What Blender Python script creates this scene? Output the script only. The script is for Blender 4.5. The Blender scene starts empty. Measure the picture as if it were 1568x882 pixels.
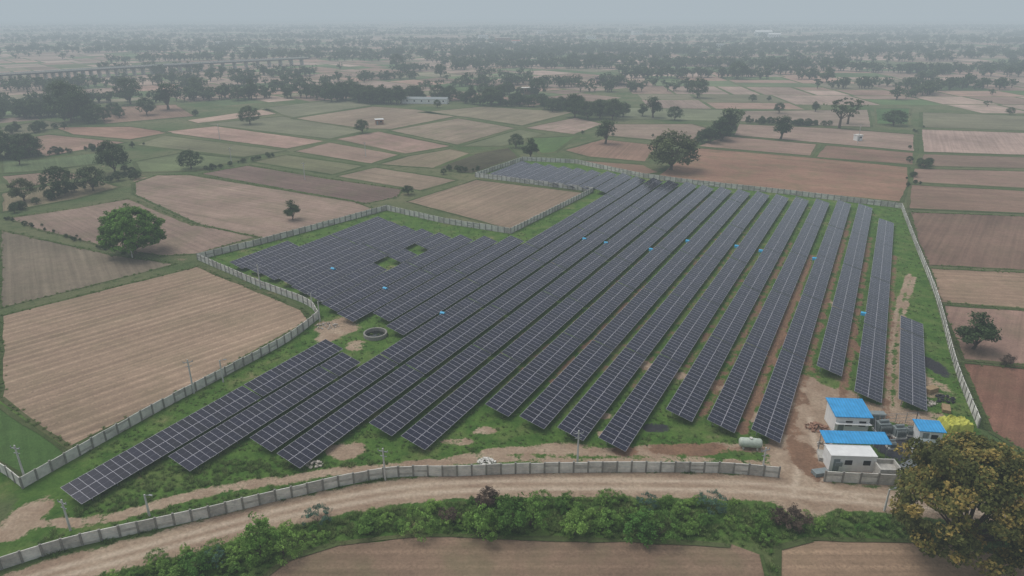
import bpy, math, random
import numpy as np
from mathutils import Vector, Matrix
random.seed(7); rng=np.random.default_rng(11)
sc=bpy.context.scene
# ------------------------------------------------------------------ survey
CH=60.0; PITCH=math.radians(21.94); F=1045.3
SP,CP=math.sin(PITCH),math.cos(PITCH)
def depth(u,v,h=0.0):
    dy=(441-v)/F
    return (CH-h)/(SP-dy*CP)
def G(u,v,h=0.0):
    """plan position (metres) of a surveyed point of the site at height h"""
    dy=(441-v)/F; t=(CH-h)/(SP-dy*CP)
    return ((u-784)/F*t, t*(CP+dy*SP))
def GP(pts,h=0.0): return [G(u,v,h) for u,v in pts]
def lin(c):
    r=[]
    for x in c:
        x/=255.0
        r.append(x/12.92 if x<=0.04045 else ((x+0.055)/1.055)**2.4)
    return tuple(r)
def catmull(P,n=8):
    P=[np.array(p,float) for p in P]; Q=[2*P[0]-P[1]]+P+[2*P[-1]-P[-2]]; out=[]
    for i in range(1,len(Q)-2):
        a,b,c,d=Q[i-1:i+3]
        for k in range(n):
            t=k/n
            out.append(0.5*((2*b)+(c-a)*t+(2*a-5*b+4*c-d)*t*t+(3*b-a-3*c+d)*t**3))
    out.append(P[-1]); return [tuple(p) for p in out]
def inpoly(x,y,poly):
    c=False; n=len(poly); j=n-1
    for i in range(n):
        xi,yi=poly[i]; xj,yj=poly[j]
        if (yi>y)!=(yj>y) and x<(xj-xi)*(y-yi)/(yj-yi)+xi: c=not c
        j=i
    return c
def inpoly_np(X,Y,poly):
    c=np.zeros(X.shape,bool); n=len(poly); j=n-1
    for i in range(n):
        xi,yi=poly[i]; xj,yj=poly[j]
        if yi!=yj:
            c^=((yi>Y)!=(yj>Y))&(X<(xj-xi)*(Y-yi)/(yj-yi)+xi)
        j=i
    return c
def pdist(X,Y,poly,closed=False):
    d=np.full(X.shape,1e9); n=len(poly)
    for i in range(n if closed else n-1):
        ax,ay=poly[i]; bx,by=poly[(i+1)%n]
        vx,vy=bx-ax,by-ay; L=vx*vx+vy*vy+1e-9
        t=np.clip(((X-ax)*vx+(Y-ay)*vy)/L,0,1)
        d=np.minimum(d,np.hypot(X-ax-t*vx,Y-ay-t*vy))
    return d
# ------------------------------------------------------------------ materials
def newmat(name):
    m=bpy.data.materials.new(name); m.use_nodes=True
    nt=m.node_tree; b=nt.nodes['Principled BSDF']
    b.inputs['Specular IOR Level'].default_value=0.2
    b.inputs['Roughness'].default_value=0.9
    return m,nt,b
def noise(nt,vec,scale,detail=4,rough=0.55):
    n=nt.nodes.new('ShaderNodeTexNoise'); n.inputs['Scale'].default_value=scale
    n.inputs['Detail'].default_value=detail; n.inputs['Roughness'].default_value=rough
    if vec is not None: nt.links.new(vec,n.inputs['Vector'])
    return n.outputs['Fac']
def mathn(nt,op,a,b=None,c=None):
    n=nt.nodes.new('ShaderNodeMath'); n.operation=op
    for i,x in enumerate((a,b,c)):
        if x is None: continue
        if isinstance(x,(int,float)): n.inputs[i].default_value=x
        else: nt.links.new(x,n.inputs[i])
    return n.outputs[0]
def mrange(nt,x,a,b,c,d,smooth=False):
    n=nt.nodes.new('ShaderNodeMapRange')
    if smooth: n.interpolation_type='SMOOTHSTEP'
    nt.links.new(x,n.inputs[0])
    for i,v in enumerate((a,b,c,d)): n.inputs[i+1].default_value=v
    return n.outputs[0]
def mixc(nt,f,a,b,mode='MIX'):
    n=nt.nodes.new('ShaderNodeMix'); n.data_type='RGBA'; n.blend_type=mode
    for s,x in ((n.inputs[0],f),(n.inputs[6],a),(n.inputs[7],b)):
        if isinstance(x,(int,float)): s.default_value=x
        elif isinstance(x,tuple): s.default_value=(x[0],x[1],x[2],1)
        else: nt.links.new(x,s)
    return n.outputs[2]
def scalec(nt,col,f):
    n=nt.nodes.new('ShaderNodeVectorMath'); n.operation='SCALE'
    if isinstance(col,tuple): n.inputs[0].default_value=col
    else: nt.links.new(col,n.inputs[0])
    if isinstance(f,float): n.inputs[3].default_value=f
    else: nt.links.new(f,n.inputs[3])
    return n.outputs[0]
def pos(nt): return nt.nodes.new('ShaderNodeNewGeometry').outputs['Position']
def attr(nt,name):
    a=nt.nodes.new('ShaderNodeAttribute'); a.attribute_name=name; return a
def bump(nt,b,h,strength,dist):
    n=nt.nodes.new('ShaderNodeBump'); n.inputs['Strength'].default_value=strength
    n.inputs['Distance'].default_value=dist; nt.links.new(h,n.inputs['Height'])
    nt.links.new(n.outputs[0],b.inputs['Normal'])
def simple(name,col,var=0.15,scale=3.0,rough=0.85,spec=0.2,metal=0.0):
    m,nt,b=newmat(name); tc=nt.nodes.new('ShaderNodeTexCoord').outputs['Object']
    n=noise(nt,tc,scale,6,0.65); f=mrange(nt,n,0.25,0.75,1-var,1+var)
    nt.links.new(scalec(nt,tuple(col),f),b.inputs['Base Color'])
    b.inputs['Roughness'].default_value=rough; b.inputs['Specular IOR Level'].default_value=spec
    b.inputs['Metallic'].default_value=metal
    return m
M_conc=simple('precast_concrete',(0.60,0.58,0.53),0.3,0.9)
M_conc2=simple('weathered_precast_concrete',(0.43,0.41,0.37),0.35,1.3)
M_post=simple('concrete_post',(0.25,0.24,0.215),0.25,2)
M_pole=simple('whitewashed_pole',(0.5,0.49,0.46),0.2,2)
M_white=simple('white_painted_sheet',(0.70,0.70,0.68),0.12,1.2,0.5,0.4)
M_dark=simple('dark_opening',(0.02,0.022,0.025),0.1,2,0.4)
M_metal=simple('galvanised_steel',(0.28,0.29,0.30),0.1,2,0.45,0.5,0.3)
M_grey=simple('grey_machine_paint',(0.20,0.23,0.23),0.2,2,0.5,0.4)
M_tarp=simple('blue_tarpaulin',(0.03,0.36,0.62),0.2,3,0.5,0.4)
M_yel=simple('yellow_tarpaulin',(0.46,0.46,0.09),0.35,1.5,0.8)
M_gravel=simple('dark_gravel',(0.035,0.035,0.042),0.45,2.5)
M_brick=simple('brick_wall',(0.28,0.16,0.11),0.2,2)
M_rub=simple('rubble_stone',(0.42,0.38,0.33),0.4,2.5)
M_wood=simple('crate_wood',(0.30,0.21,0.12),0.3,2)
M_tank=simple('tank_paint',(0.42,0.47,0.40),0.25,2,0.5,0.4)
M_water=simple('well_water',(0.015,0.02,0.015),0.1,1,0.08,0.5)
M_asph=simple('asphalt',(0.09,0.09,0.09),0.15,0.3)
def mat_corr():
    m,nt,b=newmat('blue_corrugated_roof'); tc=nt.nodes.new('ShaderNodeTexCoord').outputs['Object']
    sx=nt.nodes.new('ShaderNodeSeparateXYZ'); nt.links.new(tc,sx.inputs[0])
    s=mathn(nt,'SINE',mathn(nt,'MULTIPLY',sx.outputs[0],14.0))
    n=noise(nt,tc,0.9,5); f=mathn(nt,'MULTIPLY',mrange(nt,n,0.25,0.75,0.8,1.15),mrange(nt,s,-1,1,0.88,1.08))
    nt.links.new(scalec(nt,(0.045,0.31,0.62),f),b.inputs['Base Color'])
    b.inputs['Roughness'].default_value=0.45; bump(nt,b,s,0.4,0.03); return m
M_corr=mat_corr()
def mat_leaf(name,c1,c2,dry=None):
    m,nt,b=newmat(name)
    a=attr(nt,'tone'); oi=nt.nodes.new('ShaderNodeObjectInfo')
    c=mixc(nt,oi.outputs['Random'],tuple(c1),tuple(c2))
    if dry: 
        c=mixc(nt,mrange(nt,a.outputs['Fac'],1.0,1.5,0,1),c,tuple(dry))
    c=scalec(nt,c,a.outputs['Fac'])
    nt.links.new(c,b.inputs['Base Color']); b.inputs['Roughness'].default_value=0.7
    tr=nt.nodes.new('ShaderNodeBsdfTranslucent'); nt.links.new(c,tr.inputs[0])
    mx=nt.nodes.new('ShaderNodeMixShader'); mx.inputs[0].default_value=0.3
    nt.links.new(b.outputs[0],mx.inputs[1]); nt.links.new(tr.outputs[0],mx.inputs[2])
    nt.links.new(mx.outputs[0],nt.nodes['Material Output'].inputs[0]); return m
M_bark=simple('bark',(0.10,0.08,0.06),0.3,6)
M_leaf=mat_leaf('tree_leaves',(0.048,0.085,0.030),(0.085,0.12,0.045))
M_leafb=mat_leaf('broad_tree_leaves',(0.125,0.245,0.04),(0.125,0.245,0.04))
M_leafo=mat_leaf('olive_tree_leaves',(0.13,0.145,0.04),(0.13,0.145,0.04),(0.26,0.19,0.055))
M_leafg=mat_leaf('greyish_tree_leaves',(0.085,0.115,0.045),(0.11,0.13,0.05))
M_bush=mat_leaf('bush_leaves',(0.09,0.20,0.04),(0.28,0.44,0.10))
M_grass=mat_leaf('grass_blades',(0.11,0.20,0.045),(0.20,0.25,0.09))
# ------------------------------------------------------------------ mesh helpers
def mesh_obj(name,verts,faces,mats,mi=None,parent=None,smooth=False,loc=None,rot=None):
    me=bpy.data.meshes.new(name); me.from_pydata([tuple(v) for v in verts],[],faces)
    for m in (mats if isinstance(mats,(list,tuple)) else [mats]): me.materials.append(m)
    if mi is not None: me.polygons.foreach_set('material_index',list(mi))
    if smooth: me.polygons.foreach_set('use_smooth',[True]*len(faces))
    me.update()
    o=bpy.data.objects.new(name,me); sc.collection.objects.link(o)
    if loc: o.location=loc
    if rot: o.rotation_euler=rot
    if parent: o.parent=parent
    return o
def empty(name,loc,rz=0):
    e=bpy.data.objects.new(name,None); e.empty_display_size=0.5
    e.location=loc; e.rotation_euler=(0,0,rz); sc.collection.objects.link(e); return e
class MB:
    def __init__(s): s.v=[]; s.f=[]; s.m=[]
    def add(s,v,f,m=0):
        o=len(s.v); s.v+= [tuple(x) for x in v]; s.f+=[tuple(i+o for i in q) for q in f]; s.m+=[m]*len(f)
    def box(s,cx,cy,z0,lx,ly,lz,ang=0,m=0,slope=0):
        c,sn=math.cos(ang),math.sin(ang); v=[]
        for z in (0,1):
            for dx,dy in ((-1,-1),(1,-1),(1,1),(-1,1)):
                x,y=dx*lx/2,dy*ly/2
                v.append((cx+x*c-y*sn,cy+x*sn+y*c,z0+z*lz+slope*dy))
        s.add(v,[(3,2,1,0),(4,5,6,7),(0,1,5,4),(1,2,6,5),(2,3,7,6),(3,0,4,7)],m)
    def cyl(s,p0,p1,r0,r1,n=8,m=0,cap=True):
        p0=Vector(p0);p1=Vector(p1);d=(p1-p0)
        if d.length<1e-6:return
        d.normalize(); a=d.orthogonal().normalized(); b=d.cross(a); v=[]
        for p,r in((p0,r0),(p1,r1)):
            for i in range(n):
                t=2*math.pi*i/n; v.append(p+a*math.cos(t)*r+b*math.sin(t)*r)
        f=[(i,(i+1)%n,n+(i+1)%n,n+i) for i in range(n)]
        if cap: f+=[tuple(range(n))[::-1],tuple(range(n,2*n))]
        s.add(v,f,m)
    def obj(s,name,mats,parent=None,**k): return mesh_obj(name,s.v,s.f,mats,s.m,parent,**k)
# ------------------------------------------------------------------ key outlines
site_fence=[(303,398),(400,374),(592,322),(680,342),(782,358),(908,294),(728,271),(800,246),(880,250),(985,272),(1060,282),(1200,297),(1380,319)]
wall_left=[(35,748),(110,705),(250,626),(350,573),(440,524),(488,488),(470,467),(400,440),(340,414),(303,398)]
wall_right=[(1380,319),(1402,378),(1432,455),(1462,565),(1497,655)]
wall_front=[(-30,882),(0,873),(115,838),(300,797),(450,761),(590,732),(700,729),(800,725),(945,723),(1100,724),(1192,731)]
site_poly=GP([(-30,875),(35,748)]+wall_left[1:]+site_fence[1:]+wall_right[1:]+[(1560,760),(1370,742),(1262,738),(1192,731)]+wall_front[::-1][1:])
# ------------------------------------------------------------------ terrain
def axis(a,b,st,lo,hi):
    c=list(np.arange(a,b,st)); g=st; x=c[-1]; out=list(c)
    while x<hi: g*=1.35; x+=g; out.append(x)
    g=st; x=c[0]; pre=[]
    while x>lo: g*=1.35; x-=g; pre.append(x)
    return np.array(pre[::-1]+out)
xs=axis(-150,170,0.55,-14000,14000); ys=axis(50,300,0.55,-3000,15000)
X,Y=np.meshgrid(xs,ys); nx,ny=len(xs),len(ys)
co=np.zeros((nx*ny,3)); co[:,0]=X.ravel(); co[:,1]=Y.ravel()
idx=np.arange(nx*ny).reshape(ny,nx)
fa=np.stack([idx[:-1,:-1],idx[:-1,1:],idx[1:,1:],idx[1:,:-1]],-1).reshape(-1,4)
me=bpy.data.meshes.new('ground'); me.vertices.add(nx*ny); me.vertices.foreach_set('co',co.ravel())
me.loops.add(fa.size); me.loops.foreach_set('vertex_index',fa.ravel().astype(np.int32))
me.polygons.add(len(fa)); me.polygons.foreach_set('loop_start',np.arange(0,fa.size,4,dtype=np.int32))
me.update(calc_edges=True)
fx,fy=co[:,0],co[:,1]
near=(fx>-180)&(fx<200)&(fy>30)&(fy<340)
NX,NY=fx[near],fy[near]
def line_mask(pts,w,soft,smooth=True,off=0):
    P=GP(pts); P=catmull(P,6) if smooth and len(P)>2 else P
    if off: P=[(x,y+off) for x,y in P]
    return np.clip((w+soft-pdist(NX,NY,P))/soft,0,1)
def blob_mask(u,v,ru,rv):
    cx,cy=G(u,v); ax=ru/F*depth(u,v); y1=G(u,v-rv)[1]; y2=G(u,v+rv)[1]; ay=abs(y1-y2)/2
    d=np.hypot((NX-cx)/ax,(NY-cy)/ay); return np.clip(1.6-d,0,1)
dirt=np.zeros(NX.shape); red=dirt.copy(); gr=dirt.copy(); lush=dirt.copy(); trk=dirt.copy()
def mx(a,b,k=1.0): return np.maximum(a,b*k)
road=[(-60,930),(60,885),(200,848),(330,812),(450,782),(600,754),(720,744),(850,741),(1000,742),(1150,746),(1260,757),(1420,772),(1568,785),(1700,800)]
dirt=mx(dirt,line_mask(road,1.9,1.6))
for of in (-.95,.85): trk=mx(trk,line_mask(road,.15,.55,off=of))
trk=mx(trk,line_mask([(1205,640),(1222,700),(1215,760)],.15,.5)); trk=mx(trk,line_mask([(1240,640),(1250,690),(1262,745),(1320,765)],.15,.5))
dirt=mx(dirt,line_mask([(60,800),(160,795),(300,757),(420,737),(520,722),(640,712),(700,704),(780,690),(900,692),(1020,690),(1120,684),(1210,690)],0.5,1.2),0.8)
dirt=mx(dirt,line_mask([(620,720),(760,703),(900,706),(1050,704),(1180,712)],0.4,1.0),0.65)
dirt=mx(dirt,line_mask([(1225,590),(1232,640),(1222,700),(1228,760)],3.0,2.2))
dirt=mx(dirt,line_mask([(1260,600),(1320,625),(1400,640)],1.6,2))
for l in ([(1358,640),(1366,520),(1375,470),(1392,420)],[(1374,640),(1378,520),(1386,470),(1400,425)]):
    dirt=mx(dirt,line_mask(l,0.25,0.8),0.75)
for (u,v,a,b,k) in [(515,502,30,14,.9),(500,515,14,10,.9),(1240,600,30,18,.9),(1290,605,25,10,.8),(1420,590,30,25,.55),(40,790,25,25,1),(15,815,25,14,1),
   (530,690,26,12,.9),(1430,640,20,10,.7),(1440,600,12,20,.6),(545,530,15,8,.7),(450,430,12,6,.5),(990,560,10,6,.9),(1040,575,12,6,.95),(1095,590,12,8,.9),(925,636,14,5,.9),(1000,690,36,8,.95),(1160,640,20,10,.9),(740,660,16,6,.85),(930,665,16,6,.8),(660,430,8,3,.6),(1350,730,60,16,.8),(860,685,40,7,.8),(235,275,25,5,.9),(700,676,24,6,.6),(1280,470,6,12,.6)]:
    dirt=mx(dirt,blob_mask(u,v,a,b),k)
for (u,v,a,b,k) in [(1232,700,22,34,.85),(1215,660,16,12,.7),(1060,688,70,9,.85),(1200,570,8,40,.9),(1195,510,9,50,.9),(1165,610,9,30,.8),(1310,530,7,45,.8),(1215,450,6,40,.8),(1120,420,6,10,.7),(960,690,20,8,.8)]:
    red=mx(red,blob_mask(u,v,a,b),k)
AD=math.radians(28.3); D=np.array([math.sin(AD),math.cos(AD)]); R=np.array([math.cos(AD),-math.sin(AD)])
R0,PIT=11.82,6.47
rr=NX*R[0]+NY*R[1]; ss=NX*D[0]+NY*D[1]
for k,s0,s1,st in [(4,95,190,.85),(3,100,230,.7),(2,110,215,.7),(5,95,200,.6),(6,110,190,.5),(9,95,150,.65),(10,90,240,.5),(11,90,180,.45),(1,100,200,.55),(7,100,230,.45),(8,100,200,.45),(13,150,250,.5),(14,140,200,.55)]:
    g=np.clip(1.5-np.abs(rr-(R0-PIT*(k-0.5)-.4))/0.9,0,1)*((ss>s0)&(ss<s1)); red=mx(red,g,st*0.85)
gr=mx(gr,blob_mask(1375,680,36,18)); gr=mx(gr,blob_mask(1432,560,14,18),.8); gr=mx(gr,blob_mask(1005,655,20,7),.7)
ins=inpoly_np(NX,NY,site_poly); lush[ins]=1
lush=mx(lush,line_mask([(-20,640),(60,700)],8,3),1)
lush=mx(lush,line_mask([(0,950),(300,860),(600,790),(1000,785),(1400,800),(1560,840)],4,6),0.9)
col=np.zeros((nx*ny,4)); 
col[near,0]=dirt; col[near,1]=red; col[near,2]=lush; col[near,3]=gr
ca=me.color_attributes.new('masks','FLOAT_COLOR','POINT'); ca.data.foreach_set('color',col.ravel())
tk=np.zeros(nx*ny); tk[near]=trk; ta=me.attributes.new('track','FLOAT','POINT'); ta.data.foreach_set('value',tk)
m,nt,b=newmat('ground_earth_and_grass'); P=pos(nt); a=attr(nt,'masks'); tr_=attr(nt,'track')
sp=nt.nodes.new('ShaderNodeSeparateColor'); nt.links.new(a.outputs['Color'],sp.inputs[0])
nA=noise(nt,P,0.035,4); nB=noise(nt,P,0.35,7,0.65); nC=noise(nt,P,2.2,6,0.7); nD=noise(nt,P,0.12,6,0.65)
dry=mixc(nt,mrange(nt,nA,0.35,0.65,0,1),(0.075,0.115,0.04),(0.155,0.155,0.08))
dry=mixc(nt,mrange(nt,nB,0.5,0.7,0,1),dry,(0.06,0.09,0.032))
lu=mixc(nt,mrange(nt,nB,0.35,0.65,0,1),(0.050,0.112,0.022),(0.105,0.182,0.040))
lu=mixc(nt,mrange(nt,nD,0.5,0.72,0,1),lu,(0.17,0.195,0.07))
lu=mixc(nt,mrange(nt,nC,0.58,0.75,0,0.6),lu,(0.035,0.07,0.018))
c=mixc(nt,sp.outputs[2],dry,lu)
br=mathn(nt,'ADD',mathn(nt,'MULTIPLY',mathn(nt,'SUBTRACT',nB,0.5),2.0),mathn(nt,'MULTIPLY',mathn(nt,'SUBTRACT',nC,0.5),0.8))
bare=mrange(nt,mathn(nt,'ADD',nD,mathn(nt,'MULTIPLY',br,0.10)),0.62,0.70,0,0.6)
c=mixc(nt,bare,c,(0.28,0.20,0.135))
def ms(s): return mrange(nt,mathn(nt,'ADD',s,mathn(nt,'MULTIPLY',br,mathn(nt,'MINIMUM',mathn(nt,'MULTIPLY',s,2.5),1.0))),0.35,0.62,0,1,True)
dc=mixc(nt,mrange(nt,nB,0.3,0.7,0,1),(0.48,0.37,0.27),(0.31,0.225,0.155))
dc=mixc(nt,mrange(nt,nD,0.42,0.62,0,0.5),dc,(0.25,0.16,0.11))
dc=mixc(nt,mathn(nt,'MULTIPLY',tr_.outputs['Fac'],mrange(nt,nB,0.3,0.6,0.3,0.9)),dc,(0.58,0.47,0.36))
rc=mixc(nt,mrange(nt,nB,0.3,0.7,0,1),(0.30,0.175,0.11),(0.17,0.105,0.07))
c=mixc(nt,ms(sp.outputs[0]),c,dc); c=mixc(nt,ms(sp.outputs[1]),c,rc)
c=mixc(nt,ms(a.outputs['Alpha']),c,(0.045,0.045,0.05))
c=scalec(nt,c,mrange(nt,nC,0.25,0.75,0.70,1.27))
nt.links.new(c,b.inputs['Base Color']); bump(nt,b,mathn(nt,'ADD',nC,nB),0.8,0.4); b.inputs['Specular IOR Level'].default_value=0.05
me.materials.append(m); go=bpy.data.objects.new('ground',me); sc.collection.objects.link(go)
# ------------------------------------------------------------------ fields
FV=[];FF=[];FC=[];FUV=[];FR=[]
def add_field(poly,rgb,rag=0.35,row=0.0,inset=0.0,ang=None,z=0.012,green=0.3):
    pts=[]; n=len(poly)
    for i in range(n):
        a=poly[i]; c_=poly[(i+1)%n]; L=math.dist(a,c_)
        k=max(1,int(L/4)) if rag>0 else 1; k=min(k,40)
        for j in range(k):
            t=j/k; pts.append((a[0]+(c_[0]-a[0])*t+random.gauss(0,rag),a[1]+(c_[1]-a[1])*t+random.gauss(0,rag)))
    A=sum(pts[i][0]*pts[(i+1)%len(pts)][1]-pts[(i+1)%len(pts)][0]*pts[i][1] for i in range(len(pts)))
    if A<0: pts=pts[::-1]
    if ang is None:
        e=max(range(n),key=lambda i: math.dist(poly[i],poly[(i+1)%n])); ang=math.atan2(poly[(e+1)%n][1]-poly[e][1],poly[(e+1)%n][0]-poly[e][0])
    ca_,sa_=math.cos(ang),math.sin(ang); o=len(FV)
    for x,y in pts:
        FV.append((x,y,z)); FUV.append((x*ca_+y*sa_,-x*sa_+y*ca_))
    c=lin(rgb); FC.append((c[0],c[1],c[2],green)); FR.append(row); FF.append(tuple(range(o,o+len(pts))))
hand=[
([(0,484),(302,408),(400,448),(464,475),(478,490),(340,566),(108,687),(0,610)],(158,136,116),1.0,None),
([(-90,640),(-5,612),(-5,486),(-90,505)],(150,130,110),.6,None),
([(0,352),(60,366),(170,390),(272,404),(150,435),(0,472)],(130,118,102),.4,None),
([(10,334),(120,318),(200,304),(300,345),(395,362),(300,389),(250,392),(170,380),(60,352)],(148,127,114),.2,None),
([(205,280),(240,268),(295,268),(540,308),(572,320),(405,366),(300,342),(205,298)],(156,134,120),.3,None),
([(305,266),(380,253),(520,276),(618,290),(608,302),(560,312)],(126,106,97),.2,None),
([(385,248),(440,237),(560,254),(510,268)],(120,119,90),.2,None),
([(515,270),(575,256),(702,276),(645,292)],(148,130,112),.2,None),
([(450,232),(505,218),(612,237),(568,251)],(156,132,117),.2,None),
([(578,252),(620,240),(690,228),(725,236),(665,258)],(142,128,106),.2,None),
([(668,256),(720,236),(780,226),(796,241),(722,266)],(84,80,62),.2,None),
([(206,222),(252,207),(440,231),(372,241)],(122,121,93),.2,None),
([(246,202),(330,193),(500,216),(440,228)],(175,145,131),.2,None),
([(310,190),(432,178),(560,200),(505,213)],(126,125,100),.2,None),
([(285,184),(410,166),(428,174),(303,189)],(182,156,140),.2,None),
([(395,166),(520,152),(572,161),(448,180)],(128,127,102),.2,None),
([(445,182),(570,163),(640,168),(700,178),(600,198),(560,197)],(152,134,116),.2,None),
([(512,213),(580,201),(692,224),(620,236)],(158,131,118),.2,None),
([(595,200),(702,181),(790,196),(700,222)],(150,134,116),.2,None),
([(705,224),(795,198),(835,205),(770,224)],(116,120,90),.2,None),
([(640,172),(740,163),(880,172),(800,193),(710,179)],(140,129,108),.2,None),
([(802,196),(882,180),(925,190),(880,206)],(166,143,130),.2,None),
([(805,212),(885,208),(852,233),(828,236)],(90,114,66),.1,None),
([(862,230),(922,213),(1010,223),(990,248),(900,240)],(150,121,104),.2,None),
([(870,244),(985,252),(1010,264),(985,267)],(140,113,96),.2,None),
([(622,309),(730,275),(896,295),(782,351)],(145,126,108),.5,None),
([(1005,268),(1030,250),(1062,226),(1240,241),(1392,256),(1394,280),(1380,310),(1200,292),(1062,278)],(152,119,100),.3,None),
([(1066,224),(1110,208),(1252,221),(1242,239)],(158,131,116),.2,None),
([(1246,241),(1262,222),(1402,234),(1402,253)],(140,112,97),.2,None),
([(1130,190),(1270,196),(1402,206),(1403,232),(1122,207)],(162,138,124),.2,None),
([(1393,325),(1640,334),(1640,418),(1421,406),(1404,370)],(130,106,92),.3,None),
([(1423,411),(1640,421),(1640,478),(1438,463)],(152,128,108),.6,None),
([(1441,467),(1640,480),(1640,566),(1474,551)],(154,126,112),.3,None),
([(1472,556),(1640,570),(1640,740),(1515,660)],(140,104,88),.3,None),
([(1394,283),(1640,296),(1640,330),(1390,320)],(144,118,102),.3,None),
([(1397,258),(1640,264),(1640,292),(1394,279)],(150,124,109),.2,None),
([(1408,198),(1640,206),(1640,240),(1411,233)],(174,149,137),.2,None),
([(1412,236),(1640,243),(1640,260),(1402,254)],(134,112,98),.2,None),
([(1410,172),(1640,180),(1640,203),(1410,195)],(128,124,100),.1,None),
([(1140,170),(1330,168),(1335,195),(1275,193),(1132,186)],(152,134,120),.2,None),
([(1340,166),(1395,166),(1392,190),(1342,190)],(76,104,60),.1,None),
([(440,856),(520,832),(640,820),(900,827),(1120,835),(1165,850),(1178,900),(1180,1080),(300,1080),(380,905)],(144,121,102),.5,None),
([(1190,838),(1240,826),(1450,831),(1600,862),(1700,1080),(1192,1080)],(160,135,112),.8,None),
([(-80,560),(0,622),(104,694),(40,736),(-20,700),(-90,690)],(80,108,58),.1,None),
([(5,218),(75,206),(195,218),(70,240)],(158,129,114),.2,None),
([(82,195),(200,194),(262,203),(200,214),(110,206)],(160,128,112),.1,None),
([(0,242),(60,244),(150,234),(190,246),(60,262),(0,266)],(102,116,80),.2,None),
([(205,248),(280,234),(378,243),(300,262),(215,264)],(110,120,84),.1,None),
([(0,270),(90,262),(140,270),(20,290)],(150,128,112),.1,None),
([(0,296),(60,286),(150,276),(185,286),(110,306),(0,326)],(134,122,98),.1,None),
([(-200,360),(-10,345),(-10,475),(-200,520)],(140,124,106),.3,None),
([(0,196),(70,184),(110,192),(5,212)],(122,118,94),.1,None),
([(930,190),(1060,190),(1098,200),(1060,220),(925,208)],(154,134,119),.1,None),
([(960,165),(1120,168),(1118,186),(940,182)],(122,126,98),.1,None),
([(140,165),(270,160),(300,178),(160,190)],(144,118,103),.1,None),
]
HW=[GP(p) for p,_,_,_ in hand]
HB=[(min(q[0] for q in p),min(q[1] for q in p),max(q[0] for q in p),max(q[1] for q in p)) for p in HW]
for (p,c,row,_) in hand: add_field(GP(p),c,0.25,row,green=random.uniform(.08,.35),z=.02)
# grassy bunds along the field edges
zb=.03
for hi,W_ in enumerate(HW):
    for i in range(len(W_)):
        a,c_=W_[i],W_[(i+1)%len(W_)]; L=math.dist(a,c_)
        if L<4: continue
        d=math.hypot(*a); w_=random.uniform(.3,.55) if d<260 else random.uniform(.6,1.2)
        nx_,ny_=-(c_[1]-a[1])/L*w_,(c_[0]-a[0])/L*w_
        add_field([(a[0]+nx_,a[1]+ny_),(c_[0]+nx_,c_[1]+ny_),(c_[0]-nx_,c_[1]-ny_),(a[0]-nx_,a[1]-ny_)],random.choice([(84,96,58),(78,92,54),(98,102,68)]),.14,0,green=.4,z=zb); zb+=.0004
HR=GP([(-200,1200),(-200,268),(0,290),(200,262),(600,250),(800,243),(1000,265),(1380,300),(1640,320),(1800,1200)])
pal=[(164,142,129),(172,149,136),(150,128,115),(158,130,116),(128,125,99),(108,120,86),(92,112,72),(136,129,107),(98,115,77),(142,120,107)]
def inhand(x,y):
    for i,(a,b_,c_,d) in enumerate(HB):
        if a<=x<=c_ and b_<=y<=d and inpoly(x,y,HW[i]): return True
    return False
def bsp(x0,y0,x1,y1,ang,ox,oy,test,lim):
    w,h=x1-x0,y1-y0; A=w*h
    if A>lim*random.uniform(.6,2.2) and max(w,h)>35:
        if (w>h*1.1) or (abs(w-h)<10 and random.random()<.5):
            m_=x0+w*random.uniform(.35,.65); bsp(x0,y0,m_,y1,ang,ox,oy,test,lim); bsp(m_,y0,x1,y1,ang,ox,oy,test,lim)
        else:
            m_=y0+h*random.uniform(.35,.65); bsp(x0,y0,x1,m_,ang,ox,oy,test,lim); bsp(x0,m_,x1,y1,ang,ox,oy,test,lim)
        return
    g=random.uniform(.9,2.2); c,s=math.cos(ang),math.sin(ang)
    q=[(x0+g,y0+g),(x1-g,y0+g),(x1-g,y1-g),(x0+g,y1-g)]
    q=[(ox+x*c-y*s,oy+x*s+y*c) for x,y in q]
    mx_=sum(p[0] for p in q)/4; my=sum(p[1] for p in q)/4
    if not test(mx_,my) or abs(mx_)>0.9*my+150 or my<-60: return
    d=math.hypot(mx_,my)
    if d<620:
        for i in range(4):
            for t in (0,.33,.66):
                px=q[i][0]+(q[(i+1)%4][0]-q[i][0])*t; py=q[i][1]+(q[(i+1)%4][1]-q[i][1])*t
                if inpoly(px,py,HR) or inhand(px,py): return
        if inhand(mx_,my): return
    if d>1000 and random.random()<.15: return
    col_=random.choice(pal if random.random()<.6 else pal[:4]); k=random.uniform(.92,1.12)
    add_field(q,tuple(x*k for x in col_),0,0,green=random.uniform(.05,.3),z=.01)
bsp(-3500,-3500,3500,3500,math.radians(42),-400,1500,lambda x,y: x<0.12*y+20,1700)
bsp(-2600,-3500,2600,3500,math.radians(-4),1500,1500,lambda x,y: x>=0.12*y+20,2300)
me=bpy.data.meshes.new('farm_fields'); me.from_pydata(FV,[],FF)
uvl=me.uv_layers.new(name='uvm'); vi=np.zeros(len(me.loops),np.int32); me.loops.foreach_get('vertex_index',vi)
uvl.data.foreach_set('uv',np.array(FUV)[vi].ravel())
ca=me.color_attributes.new('fcol','FLOAT_COLOR','CORNER')
ls=np.repeat(np.arange(len(FF)),[len(f) for f in FF]); ca.data.foreach_set('color',np.array(FC)[ls].ravel())
at=me.attributes.new('rowamt','FLOAT','FACE'); at.data.foreach_set('value',np.array(FR,dtype=float))
m,nt,b=newmat('ploughed_field'); P=pos(nt)
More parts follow.
